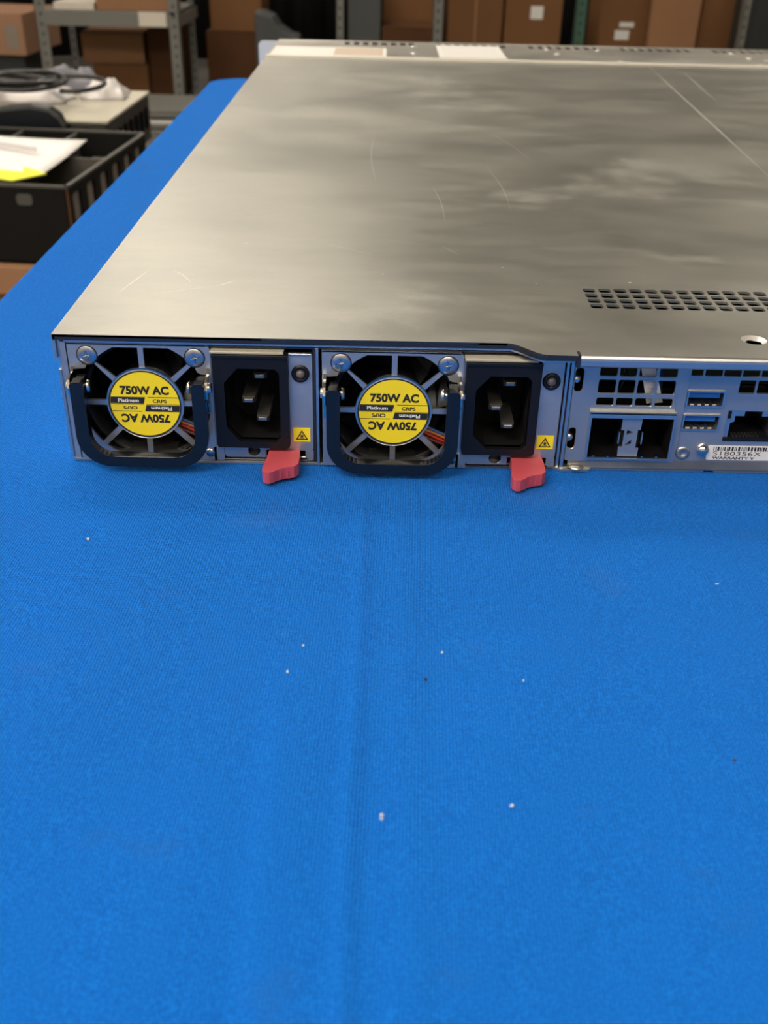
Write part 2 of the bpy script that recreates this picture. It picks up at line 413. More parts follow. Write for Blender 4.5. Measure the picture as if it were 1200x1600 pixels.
# long scratches and scuffs worn into the lid
def scr(x0, y0, x1, y1, w=0.5, bow=0.0):
    pts = []
    for k in range(9):
        t = k / 8; pts.append((x0 + (x1 - x0) * t + bow * math.sin(PI * t), y0 + (y1 - y0) * t))
    vs_ = []; 
    for k, (x, y) in enumerate(pts):
        h = w / 2 * math.sin(PI * (k + .6) / 9.2); vs_ += [(x - h, y, 43.015), (x + h, y, 43.015)]
    lid.add(vs_, [(2 * k, 2 * k + 1, 2 * k + 3, 2 * k + 2) for k in range(8)], 'scratch')
scr(309, 616, 284, 225, 1.3); scr(330, 585, 318, 440, 1.1)
for a in ((118, 190, 121, 132, .3, 1.2), (146, 235, 150, 150, .3, 2), (90, 300, 92, 200, .3, -2), (93, 105, 118, 95, .3, 0), (118, 98, 124, 86, .3, 0),
          (70, 100, 95, 82, .25, 0), (126, 112, 178, 130, .3, 0), (150, 100, 190, 112, .25, 1), (128, 78, 165, 92, .25, 0), (60, 200, 85, 205, .8, 0),
          (40, 45, 46, 52, .4, 0), (22, 62, 31, 48, .25, 1), (9, 37, 14, 60, .25, 0), (20, 36, 40, 46, .25, 0), (170, 250, 150, 330, .4, 3), (128, 318, 133, 320, 3, 0)):
    scr(*a)
for x, y, r in ((182, 58, .6), (139, 72, .5), (96, 62, .4), (44, 95, .4), (149, 55, .4)): lid.cyl((x, y, 42.99), (x, y, 43.03), r, r, 'scratch', 10)
obj('top_cover', lid, sv)

# --- thin inner plate edges below the lid line
ip = MB(); e1 = sedge(0.9)
ribbon(ip, [(0.4, -0.2)] + e1[1:] + [(153.0, -8.4)], 40.2, 40.75, 6, 'edge_steel')
ip.add([(x, y, z) for z in (39.75, 39.2) for x, y in [(0.4, 0.4), (0.4, 8), (152, 8), (152, 0.4)]], [(0, 1, 2, 3), (7, 6, 5, 4), (0, 3, 7, 4)], 'dark_steel')
obj('inner_cover', ip, sv)

# --- front section of the top, with its row of small vent slots and stickers
fh = []
for gx, g0, g1 in ((58.5, 0, 8), (140.5, 0, 8), (223.5, 0, 8), (306, 0, 8), (389, 0, 7)):
    for k in range(g0, g1):
        x = gx + k * 8.25; fh.append(rrect(x, x + 4.8, 706, 726, 0.8, 2))
fs_ = MB(); fs_.prism([(-2.4, 617.6), (SW + 1, 617.6), (SW + 1, SD), (-2.4, SD)], 42.0, 43.2, 'front_steel', 'z', fh)
fs_.box(-2.4, SW + 1, 612.5, 618.5, 43.0, 44.6, 'lip_steel')
fs_.box(-2.5, -1.8, 618, SD, 6, 43, 'edge_steel'); fs_.box(-2.4, SW + 1, SD - .1, SD + .8, 2, 43.1, 'front_steel')
for x, y in ((120, 700), (119, 655), (120, 624), (238, 700), (243, 670), (283, 700), (258, 622), (290, 630), (402, 700), (408, 668), (405, 628)):
    fs_.lathe([(2.6, 43.2), (2.4, 43.7), (1.0, 44.0), (0, 44.0)], 'scratch', (x, y, 0), 'z', 14)
fs_.box(418, 445, 650, 664, 43.2, 43.5, 'scratch')
fso = obj('front_cover', fs_, sv, bevel=0.2, seg=1)
s1 = MB().box(0, 96, 627, 683, 43.25, 43.45, 'label_white'); m_ = mat('sticker_tan', (0.58, 0.47, 0.38), 0.5)
s1.add([(a, b_, 43.5) for a, b_ in ((52, 632), (93, 632), (93, 678), (52, 678))], [(0, 1, 2, 3)], 'sticker_tan')
obj('sticker', s1, fso, label='long cream sticker strip')
s2 = MB().box(140, 196, 631, 712, 43.25, 43.45, 'label_white')
for k in range(7): s2.box(144, 192, 638 + k * 10, 639.6 + k * 10, 43.4, 43.5, 'paper_print')
obj('sticker', s2, fso, label='white sticker with faint printed lines')
ea = MB(); ea.prism(rrect(-21, -2.6, 8, 41.5, [2, 0, 0, 4]), SD - 2, SD + .6, 'ear_plastic', 'y')
obj('rack_ear', ea, sv, label='pale blue grey mounting ear')

# --- power supply, built once and copied
def psu():
    b_ = MB(); dx = 0
    # metal box behind the faceplate
    b_.box(1.3, 74.8, 1.6, 184, 1.1, 1.9, 'edge_steel'); b_.box(1.3, 2.0, 1.6, 184, 1.1, 38.6, 'dark_steel')
    b_.box(74.1, 74.8, 0.8, 184, 1.1, 37.6, 'edge_steel'); b_.box(1.3, 74.8, 1.6, 184, 38.6, 39.3, 'dark_steel')
    b_.box(1.3, 74.8, 30, 31, 1.5, 39, 'opening_shade'); b_.box(44.6, 45.2, 1.6, 30, 1.5, 39, 'opening_shade')
    # right face with latch notch, finger hole, status light hole
    outer_ = [(43.5, 2.6), (47, 2.6), (47, 2.0), (59.9, 2.0), (59.9, 4.7), (72.3, 4.7), (72.3, 2.2), (72.9, 1.6), (75.0, 1.6), (75.0, 4.6), (74.6, 5.0), (75.0, 5.4), (75.0, 37.4), (43.5, 37.4)]
    b_.prism(outer_, 0.4, 1.2, 'panel_steel', 'y', [circ(56.0, 4.35, 1.9, 24), circ(71.3, 31.2, 2.2, 20), rrect(45.6, 67.1, 7.6, 36.6, .5, 2)])
    b_.box(58, 73.4, 2.2, 3.0, 1.2, 7, 'opening_shade'); b_.box(52, 60, 3, 3.6, 1.2, 7, 'dark_steel')
    b_.box(1.3, 74.8, 0.0, 1.6, 1.1, 1.6, 'dark_steel')
    b_.box(67.8, 74.8, -0.3, 1.3, 37.4, 37.9, 'edge_steel')
    b_.box(44.4, 66.5, -2.2, 1.6, 38.2, 38.9, 'case_top')  # metal tab coloured cream for the light it catches
    return obj('power_supply', b_, sv, bevel=0.12, seg=1)
P = psu()
CX, CZ = 23.3, 20.7
# fan guard plate with eight spokes
def sector(a0, a1, R, hub, hw):
    a0r, a1r = math.radians(a0), math.radians(a1); out = []
    def edge(a, r, side):    # point on the spoke edge: radius r along a, shifted hw sideways
        return (CX + r * math.cos(a) - side * hw * math.sin(a), CZ + r * math.sin(a) + side * hw * math.cos(a))
    def arc(r, rev):
        da = math.asin(hw / r); ks = range(9) if not rev else range(8, -1, -1)
        return [(CX + r * math.cos(a0r + da + (a1r - a0r - 2 * da) * k / 8), CZ + r * math.sin(a0r + da + (a1r - a0r - 2 * da) * k / 8)) for k in ks]
    return arc(hub, True), arc(R, False)
angs = [(0, 41), (41, 90), (90, 139), (139, 180), (180, 225), (225, 270), (270, 315), (315, 360)]
gh = []
for a0, a1 in angs:
    inn, out = sector(a0, a1, 20.0, 11.6, 0.85)
    if a1 <= 180: out = [(x, min(z, CZ + 18.2)) for x, z in out]
    else: out = [(x, max(z, 3.2)) for x, z in out]
    if (a0, a1) == (139, 180): out = [(CX - 14.6, CZ + 13.0), (CX - 15.6, CZ + 13.3), (CX - 16.6, CZ + 12.6), (CX - 17.4, CZ + 11.2), (CX - 21.3, CZ + 10.9), (CX - 21.3, CZ + .85)]
    if (a0, a1) == (0, 41): out = [(CX + 19.3, CZ + .85), (CX + 19.3, CZ + 9.8), (CX + 17.6, CZ + 10.0), (CX + 16.6, CZ + 10.6), (CX + 16.0, CZ + 12.4), (CX + 15.0, CZ + 12.6)]
    gh.append(inn + out if False else [*out, *inn])
g = MB(); go = rrect(1.3, 44.2, 1.2, 40.0, [.4, 0, 1.6, .3])
g.prism(go, -0.4, 0.4, 'panel_steel', 'y', gh)
g.box(1.3, 43.4, -0.4, 1.6, 39.6, 40.1, 'edge_steel')
g.prism([(43.4, 1.2), (46.6, 1.2), (46.6, 5.9), (43.4, 5.9)], -0.4, 0.39, 'panel_steel', 'y')
g.lathe([(11.9, -0.4), (11.9, -0.9), (11.3, -1.3), (0, -1.3)], 'edge_steel', (CX, 0, CZ), 'y', 48)
# curled wire guard lip at the foot of the opening
g.box(6.5, 40, 1.0, 9, 2.2, 2.8, 'edge_steel')
obj('fan_guard', g, P, bevel=0.15, seg=1)
# fan behind it: frame ring, motor hub, blades
fan = MB(); fan.lathe([(20.3, 3.5), (20.3, 24), (18.9, 24), (18.9, 3.5), (20.3, 3.5)], 'black_plastic', (CX, 0, CZ - .6), 'y', 40)
fan.lathe([(0, 5), (9.5, 5), (10, 5.6), (10, 22), (0, 22)], 'black_plastic', (CX, 0, CZ), 'y', 32)
for k in range(7):
    t = 2 * PI * k / 7; vs_ = []
    for r in (9.8, 14, 18.2):
        tw = t + (r - 9.8) * 0.03
        for dt, yy in ((-0.30, 7), (0.30, 15)):
            vs_ += [(CX + r * math.cos(tw + dt), yy, CZ + r * math.sin(tw + dt)), (CX + r * math.cos(tw + dt + .04), yy + .9, CZ + r * math.sin(tw + dt + .04))]
    fan.add(vs_, [(0, 2, 6, 4), (4, 6, 10, 8), (1, 5, 7, 3), (5, 9, 11, 7), (0, 4, 5, 1), (2, 3, 7, 6), (4, 8, 9, 5), (6, 7, 11, 10), (8, 10, 11, 9)], 'black_plastic')
obj('fan', fan, P)
wr = MB()
for k, wm in enumerate(('wire_orange', 'wire_red', 'wire_blue', 'wire_brown')):
    z = CZ - 8.2 - k * 1.1 + (4.4 if wm == 'wire_blue' else 0); z = CZ - 9.6 + [0, -1.2, 1.2, -2.3][k]
    wr.tube([(CX + 9 + t * 2.4, 2.6, z + 2.2 - t * 1.0 + .2 * math.sin(t + k)) for t in range(5)], 0.5, wm, 8)
obj('fan_wires', wr, P, label='small red, orange and blue wires')
# round yellow rating label
lb = MB(); ly = -1.32
lb.cyl((CX, ly, CZ), (CX, ly - .04, CZ), 11.15, 11.15, 'label_black', 56, False)
lb.cyl((CX, ly - .03, CZ), (CX, ly - .1, CZ), 10.7, 10.7, 'label_yellow', 56, False)
def lpoly(pts, rot, dy=-.13, mt='label_black'):
    sgn = -1 if rot else 1
    lb.add([(CX + sgn * a, ly + dy, CZ + sgn * b_) for a, b_ in pts], [tuple(range(len(pts)))], mt)
def chord(z): return -math.sqrt(10.65 ** 2 - z * z)
for rot in (False, True):
    sg = -1 if rot else 1; ra = PI if rot else 0
    lpoly([(chord(.25), .25), (chord(1.2), 1.2), (chord(2.45), 2.45), (0.2, 2.45), (-0.35, .25)], rot)
    lpoly([(1.0, 2.25), (-chord(2.3), 2.25), (-chord(2.5), 2.5), (1.05, 2.5)], rot)
    lpoly([(chord(.05), -.06), (-0.4, -.06), (-0.35, .12), (chord(.1), .12)], rot)
    lb.text('750W AC', 2.95, 'label_black', face_M(CX + sg * 0.2, ly - .16, CZ + sg * 4.7, ra), 0.045, 15.0)
    lb.text('Platinum', 1.25, 'label_white', face_M(CX - sg * 5.0, ly - .17, CZ + sg * 1.32, ra), 0.03, 6.4)
    lb.text('CRPS', 1.2, 'label_black', face_M(CX + sg * 4.6, ly - .16, CZ + sg * 1.18, ra), 0.03, 4.3)
obj('rating_label', lb, P, label='round yellow label printed 750W AC Platinum CRPS')
# corner screws: flat dark shapes for recess shade, chrome slivers for its glint
for sx, sz in ((CX - 16.2, CZ + 15.5), (CX + 16.2, CZ + 15.3)):
    sc = MB(); sc.lathe([(3.25, -0.4), (3.2, -0.46), (2.9, -0.46)], 'dark_steel', (sx, 0, sz), 'y', 28); sc.lathe([(2.95, -0.4), (2.9, -0.62), (2.8, -0.72), (1.6, -0.86), (0, -0.9)], 'screw_steel', (sx, 0, sz), 'y', 28)
    for a in (0.2, 0.2 + PI / 2):
        d = Vector((math.cos(a), 0, math.sin(a))); q = Vector((-math.sin(a), 0, math.cos(a))); c0 = Vector((sx, -0.95, sz))
        sc.add([c0 + d * 1.75 + Vector((0, .03, 0)), c0 + q * .5 + Vector((0, .03, 0)), c0 - d * 1.75 + Vector((0, .03, 0)), c0 - q * .5 + Vector((0, .03, 0))], [(0, 1, 2, 3)], 'dark_steel')
        sc.add([c0 + d * 1.4, c0 + q * .3, c0 - d * 1.4, c0 - q * .3, c0 + Vector((0, -.12, 0))], [(0, 1, 4), (1, 2, 4), (2, 3, 4), (3, 0, 4)], 'chrome')
    obj('screw', sc, P)
sc = MB().lathe([(1.5, -0.4), (1.4, -0.7), (0, -0.8)], 'screw_steel', (42.2, 0, 3.9), 'y', 20); obj('screw', sc, P)
# bail handle with its pivots
h = MB(); oz = 2.2
hin = rrect(7.0, 39.2, 6.2, 40, [6.5, 6.5, 0, 0], 8)
ho = rrect(2.9, 43.2, 2.6, 40, [10, 10, 0, 0], 10)
bot = [p for p in ho if p[1] < 39]; inb = [p for p in hin if p[1] < 39]
poly = [(2.9, 29.5), (3.4, 30.6)][:0] + [(2.9, 29.8)] + [p for p in bot] + [(43.2, 29.8), (42.4, 30.8), (39.9, 30.8), (39.2, 29.8)] + list(reversed(inb)) + [(7.0, 29.8), (6.2, 30.8), (3.6, 30.8)]
h.prism(poly, -8.6, -5.2, 'black_gloss', 'y')
for x0, x1 in ((3.8, 6.4), (39.8, 42.4)): h.box(x0, x1, -6.2, -1.2, 26.8, 30.4, 'black_gloss')
obj('handle', h, P, bevel=0.9, seg=3)
for s_, x in ((-1, 2.2), (1, 43.4)):
    pv = MB()
    prof2 = [(0.2, 18.8), (-3.2, 18.8), (-4.0, 19.6), (-4.4, 23), (-6.8, 25.2), (-7.2, 28.2), (-6.4, 30.6), (-4.8, 31.6), (-2.0, 31.4), (0.2, 33.0)]
    pv.prism([(a, b_) for a, b_ in prof2], x - .4, x + .4, 'chrome', 'x')
    pv.cyl((x + s_ * .4, -4.4, 28), (x + s_ * 1.3, -4.4, 28), 1.8, 1.4, 'chrome', 20)
    xi = x - s_ * 5.2; pv.cyl((xi, -4.4, 28), (xi - s_ * .9, -4.4, 28), 2.1, 1.6, 'chrome', 20)
    pv.cyl((x, -4.4, 28), (xi, -4.4, 28), 0.7, 0.7, 'chrome', 12)
    obj('handle_pivot', pv, P, bevel=0.15, seg=1)
# mains inlet
il = MB(); op = [(48.2, 13.8), (52.4, 9.0), (63.6, 9.0), (65.0, 10.4), (65.0, 32.2), (63.6, 33.6), (52.4, 33.6), (48.2, 28.8)]
il.prism(rrect(44.9, 67.8, 6.8, 38.0, [1, 1, .4, .4], 3), -2.4, 0.8, 'black_plastic', 'y', [op])
iw = [(a * 1.0, b_) for a, b_ in op]
k = len(iw); il.add([(a, -0.5, b_) for a, b_ in iw] + [(a, 17, b_) for a, b_ in iw], [(i, (i + 1) % k, k + (i + 1) % k, k + i) for i in range(k)] + [tuple(range(k, 2 * k))], 'black_matte')
for px, pz in ((58.8, 30.0), (55.0, 21.8), (59.2, 15.6)):
    il.box(px - 2.0, px + 2.0, 1.5, 16.9, pz - 1.0, pz + 1.0, 'inlet_pin')
    vs_ = [(px - 2, 1.5, pz - 1), (px + 2, 1.5, pz - 1), (px + 2, 1.5, pz + 1), (px - 2, 1.5, pz + 1), (px - 1.3, 0.3, pz - .5), (px + 1.3, 0.3, pz - .5), (px + 1.3, 0.3, pz + .5), (px - 1.3, 0.3, pz + .5)]
    il.add(vs_, [(0, 1, 5, 4), (1, 2, 6, 5), (2, 3, 7, 6), (3, 0, 4, 7), (4, 5, 6, 7)], 'inlet_pin')
il.box(44.9, 67.8, -3.0, -2.2, 37.2, 38.1, 'black_plastic')
obj('power_inlet', il, P, bevel=0.2, seg=1)
# status light
sl = MB(); sl.lathe([(2.8, 0.4), (2.7, -0.2), (1.7, -0.3), (1.5, .3)], 'black_plastic', (71.3, 0, 31.2), 'y', 28)
sl.lathe([(1.4, .5), (1.4, -0.2), (0.9, -0.8), (0, -1.0)], 'lens_grey', (71.3, 0, 31.2), 'y', 20); sl.cyl((71.3, .3, 31.2), (71.3, .6, 31.2), 1.6, 1.6, 'black_plastic', 20)
obj('status_light', sl, P)
# warning sticker: triangle with an open hand sign
ws = MB(); ws.box(68.7, 74.0, 0.28, 0.38, 8.0, 12.8, 'label_yellow')
tri = [(69.4, 8.7), (73.3, 8.7), (71.35, 12.1)]; tin = [(70.0, 9.05), (72.7, 9.05), (71.35, 11.4)]
ws.prism(tri, 0.2, 0.27, 'label_black', 'y', [tin])
for a, b_, c_, d in ((70.6, 72.1, 9.25, 9.5), (71.0, 71.7, 9.6, 10.2)): ws.box(a, b_, 0.2, 0.27, c_, d, 'label_black')
for t in (-.5, -.17, .17, .5): ws.box(71.35 + t - .09, 71.35 + t + .09, 0.2, 0.27, 9.9, 10.75 - abs(t) * .7, 'label_black')
obj('warning_sticker', ws, P, label='small yellow sticker with a black warning triangle')
# red release latch
lt = MB(); lp = [(60.9, 0.9), (60.9, -3.4), (59.9, -12.6), (60.3, -14.6), (61.2, -15.6), (62.4, -15.6), (63.6, -14.8), (65.2, -13.2), (67.2, -12.1), (69.6, -11.4), (70.9, -9.6), (71.0, -4.0), (70.6, 0.9)]
lt.prism(lp, 1.4, 5.4, 'latch_red', 'z')
for k in range(3): lt.box(63.8 + k * 1.9, 64.1 + k * 1.9, -14.1 + k * .9, -11.0, 2.2, 4.2, 'latch_red')
obj('release_latch', lt, P, bevel=0.45, seg=3, label='red plastic release latch')

P2 = P.copy(); C.objects.link(P2); P2.parent = sv
P2.location = P.location + Vector((76.7, -0.9, -0.5)) * S
for ch in list(P.children):
    c2 = ch.copy(); C.objects.link(c2); c2.parent = P2

# --- input bracket (left) with vents, cage cutout, slots
br = MB(); bh = []
cols = [(162.4, 167.7), (168.5, 173.6), (174.4, 179.6), (180.5, 185.9)]
for z0, z1 in ((33.0, 37.2), (27.3, 31.8), (23.2, 25.8)):
    for a, b_ in cols: bh.append(rrect(a, b_, z0, z1, .5, 2))
bh.append(rrect(161.2, 187.4, 5.4, 20.9, .3, 2))
bh.append(rrect(155.0, 157.6, 27.6, 35.5, 1.2, 4)); bh.append(rrect(155.0, 157.4, 8.0, 15.4, 1.2, 4))
br.prism([(154.7, 4.0), (156.2, 3.6), (189.5, 3.6), (189.7, 4.2), (190.0, 38.6), (154.7, 38.6)], -0.9, -0.1, 'panel_steel', 'y', bh)
bro = obj('input_bracket', br, sv, bevel=0.12, seg=1)
for z, sx in ((31.4, 155.7), (11.6, 155.6)):
    sc = MB(); sc.cyl((sx, 1.0, z), (sx, 6, z), 0.9, 0.9, 'chrome', 14); sc.lathe([(0, -.6), (1.0, -.4), (1.5, .4), (1.3, 1.2)], 'chrome', (sx, 0, z), 'y', 18)
    obj('screw', sc, bro)
# dual module cage, lined in black for the shade inside
cg = MB()
cg.prism(rrect(160.8, 187.6, 5.0, 21.2, .4, 2), -2.2, 12, 'edge_steel', 'y', [rrect(161.5, 187.0, 5.6, 19.5, .2, 2)])
cg.prism(rrect(161.45, 187.05, 5.55, 19.55, .2, 2), -1.6, 11.4, 'opening_shade', 'y', [rrect(161.7, 186.8, 5.8, 19.3, .2, 2)])
cg.box(160.8, 187.6, -2.2, -0.2, 20.8, 21.6, 'tray_steel'); cg.box(160.7, 187.7, -0.05, 12.2, 21.1, 21.5, 'opening_shade')  # black cap added over the cage so the vents above look shaded
cg.prism(rrect(161.6, 186.9, 5.7, 19.4, .2, 2), 11.5, 12.5, 'opening_shade', 'y')
cg.prism([(171.3, 5.8), (177.5, 5.8), (177.6, 8.8), (176.6, 8.8), (176.6, 15.2), (177.4, 15.2), (177.5, 19.2), (171.4, 19.2), (171.4, 15.0), (172.4, 15.0), (172.4, 9.2), (171.2, 9.2)], -1.2, -0.7, 'panel_steel', 'y',
         [[(173.2, 13.4), (175.3, 14.3), (173.2, 15.1)], [(173.0, 9.8), (175.0, 10.2), (175.0, 11.8)]])
cg.box(171.4, 177.4, -0.5, 11, 5.8, 19.2, 'black_matte')
for x in (163.2, 167.8, 178.6, 183.2): cg.box(x, x + .7, -1.9, -1.0, 5.8, 6.3, 'chrome')
for x, z in ((170.7, 12.4), (177.9, 12.4)): cg.box(x, x + .4, -1.6, -.6, z - 2, z + 2, 'edge_steel')
obj('module_cage', cg, bro)

# --- main input panel
mp_ = MB(); mh = []
mh.append(rrect(190.4, 194.0, 33.2, 36.8, .4, 2))
for k in range(6): mh.append(rrect(194.6 + k * 5.75, 199.9 + k * 5.75, 33.2, 36.8, .4, 2))
for k in range(4): mh.append(rrect(205.8 + k * 5.6, 210.7 + k * 5.6, 27.7, 32.1, .4, 2))
mh.append(rrect(190.3, 201.9, 23.2, 28.3, .4, 2)); mh.append(rrect(190.3, 201.9, 15.2, 20.2, .4, 2))
mh.append([(203.9, 11.5), (203.9, 22.0), (220.6, 22.0), (220.6, 11.5)])
mp_.prism([(189.0, 3.4), (SW - 1, 3.4), (SW - 1, 38.6), (189.0, 38.6)], 0.1, 0.9, 'panel_steel', 'y', mh)
mp_.box(154.6, SW - 1, -0.6, 0.9, 0.9, 1.4, 'tray_dull')
mp_.add([(156, -0.5, 1.3), (SW - 1, -0.5, 1.3), (SW - 1, 0.05, 4.0), (156, 0.05, 4.0)], [(0, 1, 2, 3)], 'tray_dull')
for a in (1,):   # rolled silver edge over the panel
    mp_.cyl((154.6, -6.2, 38.8), (SW - 1, -6.2, 38.8), .75, .75, 'edge_steel', 16); mp_.box(154.6, SW - 1, -6.2, 0.9, 38.9, 39.5, 'edge_steel')
mpo = obj('rear_panel', mp_, sv)
for z0 in (23.2, 15.2):
    u = MB(); u.prism(rrect(190.2, 202.1, z0 - .2, z0 + 5.3, .5, 3), -0.5, 11, 'edge_steel', 'y', [rrect(190.7, 201.4, z0 + .3, z0 + 4.8, .4, 3)])
    u.box(190.4, 201.8, 10, 11.2, z0, z0 + 5, 'black_matte'); u.box(191.0, 200.6, .6, 9.8, z0 + 2.6, z0 + 4.5, 'usb_blue')
    for k in range(4): u.box(191.8 + k * 2.3, 193.0 + k * 2.3, .4, 9.6, z0 + .35, z0 + .6, 'gold_pin')
    obj('usb_port', u, mpo, label='blue tongued rectangular port')
rj = MB()
rj.prism([(203.6, 11.2), (220.9, 11.2), (220.9, 22.3), (203.6, 22.3)], 0.3, 18, 'edge_steel', 'y',
         [[(205.4, 12.2), (205.4, 17.6), (206.6, 18.0), (206.6, 20.0), (209.4, 20.0), (209.4, 21.6), (214.9, 21.6), (214.9, 20.0), (217.8, 20.0), (217.8, 18.0), (219.0, 17.6), (219.0, 12.2)]])
rj.box(203.8, 220.8, 16, 17.9, 11.3, 22.2, 'opening_shade'); rj.box(205.3, 219.1, 1.0, 16, 11.9, 12.5, 'black_plastic')
rj.box(204, 220.6, -0.1, .35, 11.4, 12.7, 'black_plastic')
for k in range(8): rj.box(207.2 + k * 1.1, 207.7 + k * 1.1, .6, 3.5, 12.5, 12.9, 'gold_pin')
rj.box(203.5, 221, 0.95, 18.2, 22.2, 22.6, 'opening_shade'); rj.box(204.3, 205.2, 0, .32, 19.2, 21.6, 'black_matte')  # black cap on the port stands in for shade behind the vents
obj('network_port', rj, mpo)
wl = MB(); wl.prism(rrect(199.9, 226, 4.6, 9.7, .5, 3), -0.05, 0.08, 'label_white', 'y'); random.seed(3); x = 201.8
while x < 222:
    w = random.choice((.18, .25, .42, .6)); wl.box(x, x + w, -.1, -.06, 7.9, 9.3, 'label_black'); x += w + random.choice((.2, .3, .45))
wl.text('S180356X', 1.5, 'label_black', face_M(209.6, -.12, 6.95), -0.005, 15.5)
wl.text('WARRANTY V', 0.95, 'label_black', face_M(208.6, -.12, 5.35), 0.03, 13.5)
obj('warranty_sticker', wl, mpo, label='white barcode sticker reading WARRANTY')
sc = MB(); sc.lathe([(2.1, .1), (2.0, -.9), (1.3, -1.7), (0, -2.0)], 'chrome', (198.3, 0, 8.2), 'y', 24); sc.cyl((198.3, .2, 8.2), (198.3, 3, 8.2), 1, 1, 'chrome', 12); obj('screw', sc, mpo)
sc = MB(); sc.lathe([(2.3, .1), (2.2, -.25), (1.1, -.3), (.9, 0), (0, 0)], 'tray_steel', (192.3, 0, 6.8), 'y', 24); obj('screw', sc, mpo)
sc = MB(); sc.lathe([(2.6, 1.8), (2.4, 2.3), (0, 2.5)], 'tray_steel', (158.6, -.9, 0), 'z', 24); obj('screw', sc, mpo)
# cable tag and cables glimpsed through the vents
ct = MB(); ct.add([(174.6, 2.2, 37.5), (179.0, 2.2, 37.5), (183.6, 1.6, 23.5), (178.6, 1.6, 23.0)], [(0, 1, 2, 3)], 'label_white')
for k in range(5):
    z = 35 - k * 2.2; x = 175.2 + (37.5 - z) * .3; ct.add([(x, 1.8 - k * .1, z), (x + 3.4, 1.8 - k * .1, z), (x + 3.5, 1.8 - k * .1, z - .5), (x + .1, 1.8 - k * .1, z - .5)], [(0, 1, 2, 3)], 'paper_print')
ct.tube([(170, 8, 34), (173, 9, 30), (172, 9, 26), (170, 8, 22)], .6, 'cable_black'); ct.tube([(182, 9, 36), (184, 10, 30), (184.5, 9, 24)], .7, 'usb_blue')
obj('cable_tag', ct, bro, label='white cable tag seen through the vents')

# ================================================================== lint on the cloth
def cl_z(x, y): return 0.25
for i, (x, y, a, b_, mt_, lab) in enumerate((
        (14.5, -46.8, .55, .5, 'lint_white', 'pale crumb on the cloth in front of the left fan'),
        (187, -63.3, .8, .4, 'lint_white', 'largest white lint flake, on the cloth at the right'),
        (75.2, -102.5, .5, .45, 'lint_white', 'yellowish white crumb beside the left cloth crease'),
        (78.2, -92.6, .4, .2, 'lint_white', 'thin white fibre just behind the yellowish crumb'),
        (111.9, -94.3, .4, .25, 'lint_white', 'tiny white fibre right of the central crease'),
        (107.6, -104.3, .7, .6, 'lint_dark', 'dark fleck on the cloth near its centre'),
        (172.6, -129.2, .8, .8, 'lint_dark', 'dark fleck on the cloth at the right side'),
        (97.6, -146.7, .7, .35, 'ear_plastic', 'grey lint flake right beside the central crease'),
        (123.8, -142.8, .7, .4, 'ear_plastic', 'grey lint flake on the open cloth right of centre'),
        (130.5, -104.1, .35, .3, 'lint_white', 'smallest white speck between dark flecks'))):
    mb = MB(); pts = [(x + a * math.cos(t) * random.uniform(.7, 1.1), y + b_ * math.sin(t) * random.uniform(.7, 1.1)) for t in [2 * PI * k / 7 + i for k in range(7)]]
    mb.prism([(x + (p - x) * .75, y + (q_ - y) * .6) for p, q_ in pts], -0.1, 0.4 + (1.0 if 84 < x < 100 else 0), mt_, 'z'); tag(obj('lint_speck', mb), lab, 'lint')

# ================================================================== left: crate, cartons, metal case
def Rz(cx, cy, deg): return Matrix.Translation((cx, cy, 0)) @ Matrix.Rotation(math.radians(deg), 4, 'Z')
M = Rz(-347, 1170, -4.5)                        # crate front right corner
cr = thing('divided_crate', 'black divided plastic crate with hand slots backed in tan as if lit and a sheet of paper on top', 'crate', (-640, 1370, -313))
W, D = 600, 385
sh = MB(); sh.box(-W, 0, 0, 5, -313, -202, 'crate_black', M); sh.box(-W, 0, D - 5, D, -313, -202, 'crate_black', M)
sh.box(-W, -W + 5, 0, D, -313, -202, 'crate_black', M); sh.box(-W, 0, 0, D, -313, -308, 'crate_black', M)
slots = [rrect(18 + k * 61, 18 + k * 61 + 34, -256, -214, 6, 3) for k in range(6)]
sh.prism([(0, -313), (D, -313), (D, -202), (0, -202)], -5, 0, 'crate_black', 'x', slots, None, M)
sh.box(-5.2, -3.8, 10, D - 10, -262, -208, 'slot_lit_tan', M)  # tan strip behind the slots stands in for light in them
obj('crate_body', sh, cr)
rm = MB()
for a in ((-W - 2, 2, -2, 4), (-W - 2, 2, D - 4, D + 2), (-W - 2, -W + 4, -2, D + 2), (-4, 2, -2, D + 2)): rm.box(a[0], a[1], a[2], a[3], -203, -199, 'crate_rim', M)
rm.box(-2, 1.2, -1.2, 2, -300, -200, 'cardboard_dark', M)
obj('crate_rim', rm, cr)
dv = MB().box(-W + 5, -10, 190, 194, -308, -203, 'divider_grey', M)
for x in (-120, -215, -310, -405, -500): dv.box(x, x + 4, 5, D - 5, -308, -203, 'divider_grey', M)
obj('divider', dv, cr)
for x, y in ((-70, 40), (-70, 330), (-165, 110)):
    pc = MB(); pc.box(x - 16, x + 16, y - 25, y + 25, -308, -235, 'edge_steel', M); obj('part_in_tray', pc, cr, label='bright metal piece lying in a compartment', bevel=6)
# label mark on the crate front
fr_ = MB(); fr_.prism(rrect(-75, -52, -228, -212, 5, 3), -1.5, 0, 'crate_rim', 'y', (), None, M); obj('crate_emblem', fr_, cr, label='small grey mark on the front')

